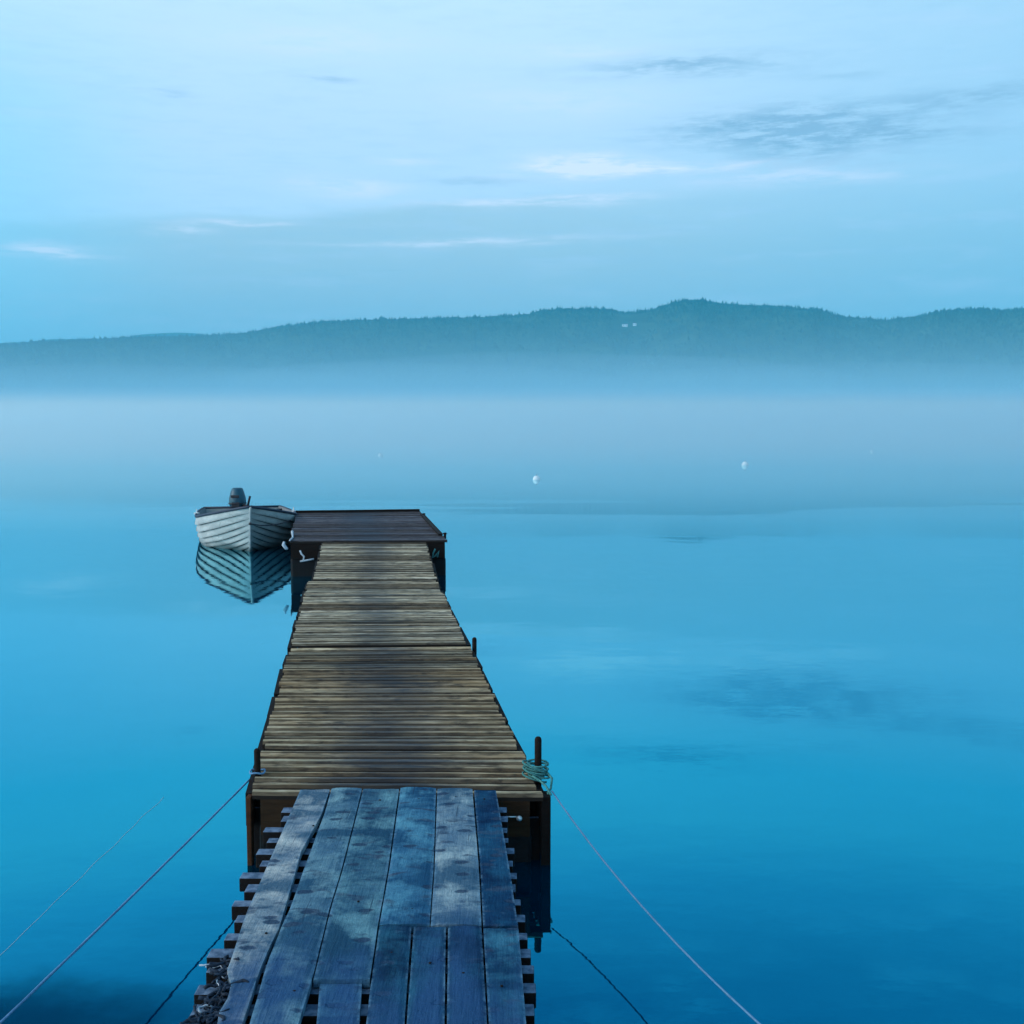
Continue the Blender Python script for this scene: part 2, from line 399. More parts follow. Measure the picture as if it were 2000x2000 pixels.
# ------------------------------------------------------------------ water
def build_water():
    m, q = mat('calm_lake_water')
    p = q.n('ShaderNodeNewGeometry').outputs['Position']
    s = q.n('ShaderNodeSeparateXYZ'); q.l(p, s.inputs[0])
    n1 = q.noise(q.scaled(p, (.35, .35, .35)), 1, 3, .5)
    body = q.mix(q.mr(n1, .35, .65), (.0, .018, .046), (.0, .024, .055))
    # dark weed bed close to the shore, bottom left
    dx = q.m('DIVIDE', q.m('SUBTRACT', s.outputs[0], -1.80), .85)
    dy = q.m('DIVIDE', q.m('SUBTRACT', s.outputs[1], 3.38), .52)
    nn = q.noise(p, 2.2, 4, .6)
    d2 = q.m('ADD', q.m('ADD', q.m('MULTIPLY', dx, dx), q.m('MULTIPLY', dy, dy)), q.m('MULTIPLY', q.m('SUBTRACT', nn, .5), 1.2))
    body = q.mix(q.m('MULTIPLY', q.mr(d2, 1.3, .2, 0, 1, True), .85), body, (.0, .006, .03))
    # faint ruffled patches far out, mirror elsewhere
    ruf = q.noise(q.scaled(p, (.035, .16, 1), (5, 2, 0)), 1, 4, .6)
    bnd = q.mr(ruf, .49, .53, 0, 1, True)
    line = q.m('MULTIPLY', q.mr(s.outputs[1], 15.5, 22, 0, 1), q.mr(s.outputs[1], 34, 26, 0, 1))
    rough = q.m('ADD', .015, q.m('MULTIPLY', q.m('MULTIPLY', bnd, line), .13))
    w1 = q.noise(q.scaled(p, (1.1, 1.7, 1)), 1, 2, .5)
    w2 = q.noise(q.scaled(p, (9, 14, 9)), 1, 2, .5)
    hgt = q.m('ADD', q.m('MULTIPLY', w1, .012), q.m('MULTIPLY', w2, .0016))
    bp = q.n('ShaderNodeBump'); q.l(hgt, bp.inputs['Height']); bp.inputs['Strength'].default_value = .16; bp.inputs['Distance'].default_value = 1.0
    df = q.n('ShaderNodeBsdfDiffuse'); q.l(body, df.inputs[0])
    lw = q.n('ShaderNodeLayerWeight'); lw.inputs[0].default_value = .5; q.l(bp.outputs[0], lw.inputs['Normal'])
    fc = lw.outputs['Facing']
    patch = q.m('MULTIPLY', q.mr(d2, 1.3, .2, 0, 1, True), .7)
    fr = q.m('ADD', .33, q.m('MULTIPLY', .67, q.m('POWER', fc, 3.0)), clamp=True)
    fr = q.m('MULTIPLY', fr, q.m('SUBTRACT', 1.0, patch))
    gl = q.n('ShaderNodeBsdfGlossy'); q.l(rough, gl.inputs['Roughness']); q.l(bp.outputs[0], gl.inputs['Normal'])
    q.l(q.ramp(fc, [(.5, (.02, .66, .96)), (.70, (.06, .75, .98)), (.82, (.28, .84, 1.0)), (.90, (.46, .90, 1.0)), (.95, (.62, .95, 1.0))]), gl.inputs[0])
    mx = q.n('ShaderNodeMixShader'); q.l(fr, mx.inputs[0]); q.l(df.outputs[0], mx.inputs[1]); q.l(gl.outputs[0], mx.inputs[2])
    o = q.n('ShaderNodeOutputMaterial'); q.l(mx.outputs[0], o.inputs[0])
    xs = [-9000, -2500, -600, -120, -25, -6, 0, 6, 25, 120, 600, 2500, 9000]
    ys = [-200, -20, 0, 6, 25, 120, 600, 2500, 9500]
    vs = [(x, y, 0) for y in ys for x in xs]; n = len(xs)
    fs = [(j * n + i, j * n + i + 1, (j + 1) * n + i + 1, (j + 1) * n + i) for j in range(len(ys) - 1) for i in range(n - 1)]
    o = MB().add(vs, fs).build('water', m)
    tag(o, kind='structure'); return o
build_water()

# ------------------------------------------------------------------ hills and far wood
RIDGE = [(-1500, 700), (-900, 650), (-400, 690), (0, 679), (100, 672), (160, 668), (300, 662), (370, 661), (440, 658), (480, 655), (560, 641), (640, 632), (760, 628),
         (900, 625), (1000, 621), (1030, 618), (1060, 610), (1110, 607), (1180, 608), (1220, 614), (1260, 612), (1300, 599), (1335, 590),
         (1360, 591), (1430, 600), (1500, 602), (1590, 609), (1640, 623), (1720, 630), (1780, 624), (1820, 614), (1870, 610), (1900, 609),
         (1950, 612), (2000, 608), (2300, 590), (2800, 640), (3500, 600)]
RIDGE2 = [(-1500, 690), (-600, 670), (-100, 664), (0, 671), (60, 668), (110, 663), (200, 662), (240, 661), (290, 653), (350, 650), (380, 651), (430, 657), (520, 668), (700, 690),
          (1200, 700), (3500, 700)]
def lerp_tab(t, x):
    for (a, b), (c, d) in zip(t[:-1], t[1:]):
        if a <= x <= c:
            k = (x - a) / (c - a); k = k * k * (3 - 2 * k) * .5 + k * .5
            return b + (d - b) * k
    return t[0][1] if x < t[0][0] else t[-1][1]
def tan_el(px, py):
    a = (px - 1000) / F; b = (1000 - py) / F
    return (-math.sin(PITCH) + b * math.cos(PITCH)) / math.hypot(a, math.cos(PITCH) + b * math.sin(PITCH))
def hill_z(px, r, R0, R1, tab, tree):
    e = tan_el(px, lerp_tab(tab, px))
    k = max(0, min(1, (r - R0) / (R1 - R0))); k = k * k * (3 - 2 * k)
    n = mnoise.noise(Vector((px * .012, r * .004, 0))) * 30 * k * (1 - k) * 2
    z = e * R1 * k + H * k + n
    if r > R1: z -= (r - R1) * .12
    return z + (-3 if k == 0 else 0)
M_HILL, q_ = mat('dark_forest_slope')
pp = q_.n('ShaderNodeNewGeometry').outputs['Position']
finish(M_HILL, q_, q_.mix(q_.mr(q_.noise(pp, .012, 5, .6), .35, .65), (.010, .030, .018), (.05, .085, .04)), .95, None, spec=.05)
M_CONE, q_ = mat('spruce_green')
pp = q_.n('ShaderNodeNewGeometry').outputs['Position']
finish(M_CONE, q_, q_.mix(q_.mr(q_.noise(pp, .03, 3, .6), .35, .65), (.008, .026, .018), (.022, .05, .028)), .95, None, spec=.05)

def build_hill(R0, R1, R2, tab, name, px0=-1500, px1=3500, step=12, nr=26):
    cols = list(range(px0, px1 + 1, step)); vs = []; fs = []
    rs = [R0 - 60 + (R2 - R0 + 60) * i / (nr - 1) for i in range(nr)]
    if R1 not in rs: rs.append(R1); rs.sort()
    for px in cols:
        a = (px - 1000) / F; n_ = math.hypot(a, 1)
        for r in rs:
            vs.append((a / n_ * r, r / n_, hill_z(px, r, R0, R1, tab, 0)))
    m_ = len(rs)
    for i in range(len(cols) - 1):
        for j in range(m_ - 1):
            fs.append((i * m_ + j, (i + 1) * m_ + j, (i + 1) * m_ + j + 1, i * m_ + j + 1))
    o = MB().add(vs, fs).build(name, M_HILL, None, True); tag(o, kind='structure')
    return o
build_hill(2700, 4000, 5200, RIDGE, 'hills')
build_hill(5600, 6800, 7600, RIDGE2, 'far_hills')
def build_forest():
    mb = MB(); rnd = random.Random(3)
    vs = []; fs = []
    def cone(x, y, z, h, w):
        n = len(vs); a0 = rnd.random() * 2
        for k in range(5):
            t = a0 + k * 2 * math.pi / 5; vs.append((x + w * math.cos(t), y + w * math.sin(t), z - 3))
        vs.append((x + rnd.uniform(-.6, .6), y, z + h))
        for k in range(5): fs.append((n + k, n + (k + 1) % 5, n + 5))
    for i in range(26000):
        px = rnd.uniform(-250, 2250); r = 2750 + (4040 - 2750) * rnd.random() ** .7
        if i < 9000: r = rnd.uniform(3930, 4030)
        if 1195 < px < 1262 and 3560 < r < 3850: continue
        z = hill_z(px, min(r, 4000), 2700, 4000, RIDGE, 0)
        a = (px - 1000) / F; n_ = math.hypot(a, 1)
        h = rnd.uniform(3, 8) + max(0, mnoise.noise(Vector((px * .05, 3, 0)))) * 9
        if px > 1780 and rnd.random() < .2: h += rnd.uniform(2, 10)
        elif rnd.random() < .10: h += rnd.uniform(3, 11)
        cone(a / n_ * r, r / n_, z, h, rnd.uniform(3.5, 6.5))
    o = MB().add(vs, fs).build('forest', M_CONE); tag(o, 'dense dark conifer wood covering the long hill across the water', 'forest', kind='stuff')
build_forest()

# two white houses high on the slope
def house(px, py, w, label):
    best = None
    for i in range(400):
        r = 2800 + i * 3
        if best is None and hill_z(px, r, 2700, 4000, RIDGE, 0) - H >= tan_el(px, py) * r: best = r
    r = best or 3700
    a = (px - 1000) / F; n_ = math.hypot(a, 1)
    x, y = a / n_ * r, r / n_; z = hill_z(px, r, 2700, 4000, RIDGE, 0) - 2
    t = thing('white_house', label, 'house', (x, y, z), 'white houses high on the hill')
    h = 9; d = 10
    MB().box((x, y, z + h / 2), (w, d, h)).build('wall', M_WHITE, t)
    rf = MB(); e = .8
    rf.add([(x - w / 2 - e, y - d / 2 - e, z + h), (x + w / 2 + e, y - d / 2 - e, z + h), (x + w / 2 + e, y + d / 2 + e, z + h), (x - w / 2 - e, y + d / 2 + e, z + h),
            (x - w / 2 - e, y, z + h + 4), (x + w / 2 + e, y, z + h + 4)], [(0, 1, 2, 3), (0, 1, 5, 4), (2, 3, 4, 5), (0, 4, 3), (1, 2, 5)])
    rf.build('roof', M_BLACK, t)
    for k in (-1, 1):
        MB().box((x + k * w * .25, y - d / 2 - .05, z + 5.5), (1.8, .2, 2.2)).build('window', M_BLACK, t)
    return t
house(1218, 638, 17, 'wider white house on the hillside clearing, the left one of two')
house(1237, 636, 11, 'narrow white house on the hillside clearing, the right one of two')

# ------------------------------------------------------------------ air: haze and two mist layers on the water
def vol(name, x0, x1, y0, y1, z0, z1, dens, col, label, aniso=0.0):
    m = bpy.data.materials.new(name + '_air'); m.use_nodes = True; q = NT(m.node_tree)
    v = q.n('ShaderNodeVolumePrincipled'); v.inputs['Density'].default_value = dens; v.inputs['Color'].default_value = col + (1,)
    v.inputs['Anisotropy'].default_value = aniso
    o_ = q.n('ShaderNodeOutputMaterial'); q.l(v.outputs[0], o_.inputs['Volume'])
    c = ((x0 + x1) / 2, (y0 + y1) / 2, (z0 + z1) / 2)
    o = MB().box(c, (x1 - x0, y1 - y0, z1 - z0)).build(name, m)
    tag(o, label, name.replace('_', ' '), kind='stuff'); return o
vol('haze', -9500, 9500, -300, 9800, -4.0, 640, 1.3e-4, (.02, .69, .95), 'thin blue haze that fades the far hills')
vol('mist', -8200, 8200, 420, 5400, -3.2, 58, 1.05e-3, (.50, .86, 1.0), 'soft pale mist veiling the foot of the hills')
FOG = (.80, .965, 1.0)
vol('fog_bank', -7950, 7950, 520, 5350, -2.9, 17.5, .0030, FOG, 'low white fog bank on the water before the hills, its farthest and highest part', .35)
vol('fog_bank', -7900, 7900, 250, 5300, -2.8, 8.0, .007, FOG, 'low white fog bank on the water before the hills, its far part', .35)
vol('fog_bank', -7800, 7800, 130, 5200, -2.6, 4.4, .014, FOG, 'low white fog bank on the water before the hills, its thickest part', .35)
vol('fog_bank', -7700, 7700, 46, 5100, -2.4, 2.85, .028, FOG, 'low white fog bank on the water before the hills, its middle part', .35)
vol('fog_bank', -7600, 7600, 21.5, 5000, -2.2, 2.38, .020, FOG, 'low white fog bank on the water before the hills, its thin near edge', .35)

def wisp(px, py, dist, rx, rz, dens, label):
    c = at_y(px, py, dist)
    bm = bmesh.new(); bmesh.ops.create_uvsphere(bm, u_segments=40, v_segments=24, radius=1)
    for v_ in bm.verts: v_.co = Vector((v_.co.x * rx, v_.co.y * rx * .6, v_.co.z * rz * (1 + .12 * mnoise.noise(v_.co * 2))))
    me = bpy.data.meshes.new('mist_wisp'); bm.to_mesh(me); bm.free()
    m = bpy.data.materials.new('wisp_air'); m.use_nodes = True; q = NT(m.node_tree)
    v = q.n('ShaderNodeVolumePrincipled'); v.inputs['Density'].default_value = dens; v.inputs['Color'].default_value = (.66, .86, 1, 1)
    o_ = q.n('ShaderNodeOutputMaterial'); q.l(v.outputs[0], o_.inputs['Volume'])
    me.materials.append(m)
    o = bpy.data.objects.new('mist_wisp', me); COL.objects.link(o); o.location = c
    tag(o, label, 'mist', kind='stuff')
wisp(1060, 755, 2100, 620, 60, .34e-3, 'pale drift of mist rising against the middle of the hills')
wisp(780, 757, 1900, 420, 40, .34e-3, 'low drift of mist left of the middle')
wisp(1700, 752, 1800, 480, 34, .3e-3, 'low drift of mist before the right hand hills')
wisp(240, 752, 2000, 480, 34, .3e-3, 'low drift of mist before the left hand hills')

# ------------------------------------------------------------------ docks
def bil(c, s, t):   # c = FL, FR, BR, BL
    a = c[0].lerp(c[1], s); b = c[3].lerp(c[2], s); return a.lerp(b, t)
def deck(mb, c, n, gap=.10, thick=.03, jit=.012, tf=None, seam=None, rough_=0.0022):
    rnd = random.Random(n * 13 + int(c[0].y * 10))
    for j in range(n):
        g = gap * rnd.uniform(.6, 1.5)
        t0 = (j + g / 2) / n; t1 = (j + 1 - g / 2) / n
        e0 = rnd.uniform(-jit, jit); e1 = rnd.uniform(-jit, jit)
        w = (c[1] - c[0]).length
        dz = rnd.uniform(-.005, .005); roll = rnd.uniform(-.004, .004)
        tn = rnd.uniform(.72, 1.22); warm = rnd.uniform(-.07, .07)
        if rnd.random() < .15: tn *= .65
        if tf: tn *= tf(j / n)
        K = 14; top = []; vs = []; us = []
        for k in range(K + 1):
            s = k / K; s_ = -e0 / w + (1 + (e0 + e1) / w) * s
            wob = .003 * mnoise.noise(Vector((s * 7, j * 3.1, 1))); wob2 = .003 * mnoise.noise(Vector((s * 7, j * 3.1, 5)))
            zz = dz + rough_ * mnoise.noise(Vector((s * 5, j * 2.7, 9)))
            a = bil(c, s_, t0); b = bil(c, s_, t1)
            dirv = (b - a).normalized()
            a = a + dirv * wob; b = b + dirv * wob2
            ch = dirv * .012
            # rounded arris: 6-point section
            vs += [a + Vector((0, 0, zz - thick)), a + Vector((0, 0, zz - .014 + roll)), a + ch + Vector((0, 0, zz + roll)),
                   b - ch + Vector((0, 0, zz - roll)), b + Vector((0, 0, zz - .014 - roll)), b + Vector((0, 0, zz - thick))]
            us += [s * 2 - 1] * 6
        fs = []
        for k in range(K):
            for i in range(6):
                fs.append((k * 6 + i, k * 6 + (i + 1) % 6, (k + 1) * 6 + (i + 1) % 6, (k + 1) * 6 + i))
        fs.append((5, 4, 3, 2, 1, 0)); fs.append(tuple(K * 6 + i for i in range(6)))
        mb.add(vs, fs, (tn + warm, tn, tn - warm), us)
    return mb
def corners(fl, fr, bl, br, zf, zb):
    return [at(*fl, zf), at(*fr, zf), at(*br, zb), at(*bl, zb)]
def down(v, d): return Vector((v.x, v.y, v.z - d))

def floating_dock(name, label, c, n, mat_, tf=None, front_beam=True, beam_h=.165, seed=1, side=.03, gap=.1):
    t = thing(name, label, 'dock', ((c[0] + c[1]) / 2) * 1.0, 'floating dock sections in a row')
    t.location.z = 0
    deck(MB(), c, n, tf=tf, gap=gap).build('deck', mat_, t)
    rnd = random.Random(seed)
    zt = .033
    v = (c[3] - c[0]).normalized(); u = (c[1] - c[0]).normalized()
    mb = MB()
    # end beams and side beams under the deck
    mb.beam(down(c[0] + u * .05 + v * .035, zt), down(c[1] - u * .05 + v * .035, zt), .05, beam_h)
    mb.beam(down(c[3] + u * .05 - v * .035, zt), down(c[2] - u * .05 - v * .035, zt), .05, beam_h)
    for s in (.06, .5, .94):
        mb.beam(down(bil(c, s, .02), zt + .003), down(bil(c, s, .98), zt + .003), .05, beam_h - .01)
    mb.build('frame', M_FRAME, t)
    # floats
    k = max(2, round((c[3] - c[0]).length / 1.6))
    for i in range(k):
        t0 = (i + .04) / k; t1 = (i + .96) / k
        p = [bil(c, .025, t0), bil(c, .975, t0), bil(c, .975, t1), bil(c, .025, t1)]
        MB().hexa([Vector((x.x, x.y, -.22)) for x in p] + [down(x, zt + beam_h - .02) for x in p]).build('float', M_FLOATER, t, bevel=.02)
    # rub logs along the sides, in uneven lengths
    for s, sg in ((0, -1), (1, 1)):
        ln = (c[3] - c[0]).length; pos = .02
        while pos < .97:
            L = rnd.uniform(.35, .8) / ln; e = min(.985, pos + L)
            out = rnd.uniform(.008, side)
            a = bil(c, s, pos) + u * sg * out; b = bil(c, s, e) + u * sg * (out + rnd.uniform(-.006, .006))
            MB().beam(down(a, .02 + rnd.random() * .02), down(b, .02 + rnd.random() * .02), .035, rnd.uniform(.12, .2)).build('rub_rail', M_DARK, t)
            pos = e + rnd.uniform(.01, .06)
    return t

cA = corners((488, 1549), (1059, 1553), (566, 1266), (916, 1262.5), .34, .34)
cB = corners((568, 1259), (912, 1256), (602, 1135), (852, 1134), .34, .34)
cC = corners((613, 1131), (852, 1131), (630, 1059), (831, 1059), .345, .462)
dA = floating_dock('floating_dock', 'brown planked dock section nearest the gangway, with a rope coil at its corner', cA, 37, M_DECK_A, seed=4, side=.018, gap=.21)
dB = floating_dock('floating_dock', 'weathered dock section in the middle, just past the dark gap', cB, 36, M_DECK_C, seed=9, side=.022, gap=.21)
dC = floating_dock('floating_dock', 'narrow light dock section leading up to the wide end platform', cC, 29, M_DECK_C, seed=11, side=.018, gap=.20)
# front corner piles of the first section
for px0, px1, nm in ((479, 489, 0), (1057, 1076, 1)):
    a = at((px0 + px1) / 2, 1552, .335); w = (px1 - px0) / F * 4.95
    MB().box((a.x, a.y + .03, .02), (w, .045, .60)).build('corner_post', M_PILE if nm == 0 else M_DARK, dA, bevel=.004)
for cx, sg in ((cA[0].x, 1), (cA[1].x, -1)):
    MB().box((cx + sg * .035, cA[0].y + .16, .07), (.13, .03, .44)).build('dark_filler', M_DARK, dA)  # dark box added to fill the light gap with shade under the dock
# hanging plates under the front edge
a = at(1052, 1640, .15); MB().box((a.x - .02, cA[1].y + .10, .10), (.055, .02, .20)).build('hanger_plate', M_STEEL and M_BATTEN, dA)
a = at_y(504, 1640, cA[0].y + .12); MB().box((a.x, a.y, .12), (.05, .02, .22)).build('hanger_plate', M_BATTEN, dA)
# steel bolt through the front beam
a = at_y(1014, 1589, cA[1].y + .0)
mb = MB(); mb.tube([(a.x - .075, a.y - .02, a.z - .008), (a.x - .012, a.y - .025, a.z - .006)], .0035, 8)
mb.lathe((a.x, a.y - .03, a.z - .012), [(.002, -.012), (.011, -.008), (.014, 0), (.011, .009), (.002, .013)], 12)
mb.build('bolt', M_STEEL, dA, True)
# stakes standing up at the front corners
def stake(px, pyt, pyb, y, w, parent, name='stake', m=M_DARK, round_top=True):
    top = at_y(px, pyt, y)
    r = w / F * y / 2
    prof = [(r, -.3 - top.z + .0), (r, -r * .8), (r * .85, -r * .3), (r * .5, 0)]
    MB().lathe((top.x, y, top.z), prof, 12).build(name, m, parent, True)
    return top
s1 = stake(502, 1462, 1540, cA[0].y + .27, 13, dA)
s2 = stake(1051, 1439, 1505, cA[1].y + .27, 14, dA)
s3 = stake(926.5, 1245, 1275, cA[2].y - .02, 9, dA)

# wide end platform
cD1 = corners((565, 1057), (873, 1055), (573.5, 1025), (846, 1024), .467, .467)
cD2 = corners((573.6, 1023), (844, 1022), (579, 1001), (820, 998), .467, .467)
tD = thing('end_platform', 'wide dark end platform beside the moored boat, at the far end of the dock', 'platform', (cD1[0].x + 1.0, cD1[0].y, 0))
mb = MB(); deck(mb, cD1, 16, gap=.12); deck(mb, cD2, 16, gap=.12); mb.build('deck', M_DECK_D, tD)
cD = [cD1[0], cD1[1], cD2[2], cD2[3]]
u = (cD[1] - cD[0]).normalized(); v = (cD[3] - cD[0]).normalized()
mb = MB()
mb.beam(down(cD[0] + u * .02 + v * .06, .033), down(cD[1] - u * .02 + v * .06, .033), .10, .20)
mb.beam(down(cD[3] + u * .02 - v * .06, .033), down(cD[2] - u * .02 - v * .06, .033), .10, .20)
mb.beam(down(bil(cD, .03, .02), .036), down(bil(cD, .03, .98), .036), .08, .19)
mb.beam(down(bil(cD, .97, .02), .036), down(bil(cD, .97, .98), .036), .08, .19)
mb.build('frame', M_DARK, tD)
for i in range(4):
    t0 = .01 + i * .25; t1 = t0 + .22
    for (s0, s1_) in ((.005, .26), (.80, .995)):
        p = [bil(cD, s0, t0), bil(cD, s1_, t0), bil(cD, s1_, t1), bil(cD, s0, t1)]
        MB().hexa([Vector((x.x, x.y, -.25)) for x in p] + [down(x, .225) for x in p]).build('float', M_FLOATER, tD, bevel=.03)
# raised coping on the far edge
mb = MB(); mb.beam(cD[3] + Vector((0, -.05, .035)), cD[2] + Vector((0, -.05, .035)), .10, .03, (.5, .5, .5)); mb.build('edge_board', M_DARK, tD)
mb = MB(); mb.beam(bil(cD, .985, .12) + Vector((0, 0, .03)), bil(cD, .985, .82) + Vector((0, 0, .03)), .06, .025); mb.build('edge_board', M_DARK, tD)
for px, py in ((869, 1047), (828, 1008)):
    a = at(px, py, .467); MB().lathe((a.x, a.y, .43), [(.018, 0), (.018, .06), (.026, .065), (.026, .08), (.01, .085)], 8).build('mooring_pin', M_DARK, tD)
# rusty square ends seen on the front beam
# white fender lines at the left front corner and rimed ropes hanging under
c0 = cD[0]
def hang(name, label, cat, pts, r, m, twist=.6, k=8):
    mb = MB(); o0 = pts[0]
    t = MB(); t.tube(pts, r, k, twist=twist)
    o = t.build(name, m, None, True); tag(o, label, cat); return o
def world_pts(l, y): return [at_y(a, b, y) for a, b in l]
yF = c0.y - .06
hang('fender', 'small white fender hanging at the left front corner of the end platform', 'fender',
     [at_y(555, 1058, yF), at_y(553.5, 1064, yF), at_y(559, 1071, yF), at_y(562, 1073, yF)], [.014, .024, .022, .010], M_RIM, None)
fl = MB(); fl.tube([at_y(571, 1037, yF + .9), at_y(572, 1050, yF + .5), at_y(566, 1055.5, yF)], .012, 6); fl.tube([at_y(571, 1037, yF + .9), at_y(571, 1045, yF + .9)], [.02, .014], 8)
o = fl.build('line_cleat', M_RIM, None, True); tag(o, 'white line made fast on the left edge of the end platform', 'line')
pts = world_pts([(586, 1075), (589, 1082), (594, 1087), (592, 1095), (586, 1096), (600, 1094), (613, 1092)], yF - .05)
hang('tangled_rope', 'pale tangled rope hanging below the left front of the end platform', 'rope', pts, .011, M_RIM)
pts = world_pts([(850, 1072), (846, 1080), (845, 1089), (851, 1085), (857, 1076), (854, 1088)], yF - .05)
hang('tangled_rope', 'pale green rope loops hanging below the right front of the end platform', 'rope', pts, .011, M_TEAL)

# ------------------------------------------------------------------ gangway
ZG = .375
tG = thing('gangway', 'blue-grey frosted board gangway resting on the first dock section', 'gangway', (-.6, 4.6, ZG - .03))
def seam(tab, y):
    for (x0, y0), (x1, y1) in zip(tab[:-1], tab[1:]):
        if y <= y1 or (x1, y1) == tab[-1]: return x0 + (x1 - x0) * (y - y0) / (y1 - y0)
S0 = [(588, 1539), (480, 1785), (443, 1896), (452, 1916), (446, 1945), (428, 1975), (408, 2100)]
S1 = [(646, 1539), (632, 1588), (594, 1690), (565, 1772), (547, 1811), (519, 1883), (485, 2000), (452, 2120)]
S2 = [(708, 1539), (704, 1556), (668, 1697), (645, 1772), (612, 1906), (580, 2010), (548, 2120)]
S2b = [(613, 1906), (590, 2000), (560, 2120)]
S3 = [(781, 1539), (759, 1697), (739, 1808), (722, 1923), (713, 2000), (697, 2120)]
S4 = [(853, 1539), (847.6, 1697), (840, 1805)]
S5 = [(924, 1539), (937, 1698), (942, 1808), (953, 1996), (960, 2120)]
S6 = [(968, 1539), (996, 1700), (1012, 1806), (1028, 2000), (1037, 2120)]
L1 = [(806, 1808), (792, 1996), (783, 2120)]
L2 = [(873, 1808), (870.5, 1996), (869, 2120)]
L3 = S5
def board(mb, left, right, y0, y1, tint, gl=1.6, gr=1.6, z=ZG, thick=.028, jag=0, wav=.4, seed=0):
    K = max(10, int((y1 - y0) / 9)); J = 6; rnd = random.Random(seed + int(y0))
    ph = rnd.random() * 50; top = []
    for k in range(K + 1):
        # even steps in depth, not in image rows
        y = y0 + (y1 - y0) * k / K
        wl = wav * mnoise.noise(Vector((y * .035, ph, 0))) + (jag * mnoise.noise(Vector((y * .13, ph, 3))) if jag else 0)
        wr = wav * mnoise.noise(Vector((y * .035, ph, 7)))
        a = at(seam(left, y) + gl + wl, y, z); b = at(seam(right, y) - gr + wr, y, z)
        row = []
        for j in range(J + 1):
            s = j / J
            p = a.lerp(b, s)
            cup = -.0035 * (1 - (2 * s - 1) ** 2) if seed % 2 else .0015 * (1 - (2 * s - 1) ** 2)
            p.z += cup + .0022 * mnoise.noise(Vector((p.x * 9 + ph, p.y * 9, 0))) - (.003 if j in (0, J) else 0)
            row.append(p)
        top.append(row)
    vs = []; us = []; fs = []; n = J + 1
    for row in top:
        for j, p in enumerate(row): vs.append(p); us.append(2 * j / J - 1)
    off = len(vs)
    for row in top:
        for j, p in enumerate(row): vs.append(Vector((p.x, p.y, z - thick))); us.append(2 * j / J - 1)
    for k in range(K):
        for j in range(J):
            a = k * n + j; fs.append((a, a + 1, a + n + 1, a + n)); fs.append((off + a, off + a + n, off + a + n + 1, off + a + 1))
        for j in (0, J):
            a = k * n + j; fs.append((a, a + n, off + a + n, off + a))
    for k in (0, K):
        for j in range(J):
            a = k * n + j; fs.append((a, a + 1, off + a + 1, off + a))
    mb.add(vs, fs, tint, us)
gb = MB()
LAV = (.265, .305, .325); BG = (.115, .215, .265); TEAL = (.07, .165, .215); BL = (.055, .175, .26); LG = (.19, .265, .305); DB = (.008, .058, .12)
S1L = [(646, 1539), (630, 1588), (590, 1660), (566, 1745), (546, 1811), (512, 1883), (474, 2000), (438, 2120)]
board(gb, S0, S1L, 1541, 2110, LAV, 0, 1.6, jag=0, seed=1)
board(gb, S1, S2, 1539, 2110, BG, 1.8, 1.4, seed=2)
board(gb, S2, S3, 1540, 1911, TEAL, seed=3)
board(gb, S3, S4, 1538, 1805, BL, 1.4, 1.2, seed=4)
board(gb, S4, S5, 1540, 1806, LG, 1.2, 1.6, seed=6)
board(gb, S5, S6, 1542, 1806, DB, 1.8, 0, seed=7)
DK = (.010, .058, .105)
board(gb, S3, L1, 1808.5, 2110, DK, 2, 2.4, seed=8)
board(gb, L1, L2, 1808.5, 2110, (.012, .066, .115), 2.4, 2.4, seed=9)
board(gb, L2, L3, 1808.5, 2110, (.008, .054, .105), 2.4, 2.0, seed=10)
board(gb, L3, S6, 1811, 2110, (.022, .10, .165), 2.0, 0, seed=11)
gb.build('deck_boards', M_GANG, tG)
gs = MB(); board(gs, [(625, 1917), (608, 2120)], [(707, 1917), (693, 2120)], 1920, 2110, (.06, .16, .24), 0, 0, z=ZG - .012, seed=13)
o = gs.build('short_board', M_GANG, tG); tag(o, 'short loose board sunk into a slot')
# cross battens under the boards, ends sticking out on both sides
bt = MB(); rnd = random.Random(5)
by = [1574, 1595, 1618, 1641, 1668, 1697, 1712, 1738, 1765, 1795, 1823, 1856, 1892, 1930, 1972, 2018, 2068]
yw = 4.66; k = 0
zt = ZG - .031
while yw > 2.35:
    pyl = None
    # left and right end lines in plan, taken from their outline
    a0, a1 = at(556, 1562, zt), at(363, 1966, zt); b0, b1 = at(985, 1562, zt), at(1052, 1990, zt)
    xl = a0.x + (a1.x - a0.x) * (yw - a0.y) / (a1.y - a0.y); xr = b0.x + (b1.x - b0.x) * (yw - b0.y) / (b1.y - b0.y)
    xl += rnd.uniform(-.03, .03); xr += rnd.uniform(-.010, .010)
    w = rnd.uniform(.050, .070); tz = zt - rnd.uniform(0, .006)
    bt.beam((xl, yw + rnd.uniform(-.006, .006), tz), (xr, yw + rnd.uniform(-.006, .006), tz), w, rnd.uniform(.05, .058))
    yw -= rnd.uniform(.108, .122); k += 1
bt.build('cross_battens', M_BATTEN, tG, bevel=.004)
for xa, xb in (((600, 1560), (440, 2090)), ((955, 1560), (1010, 2090))):
    a = at(*xa, zt - .062); b = at(*xb, zt - .062); MB().beam(a, b, .05, .12).build('stringer', M_DARK, tG)
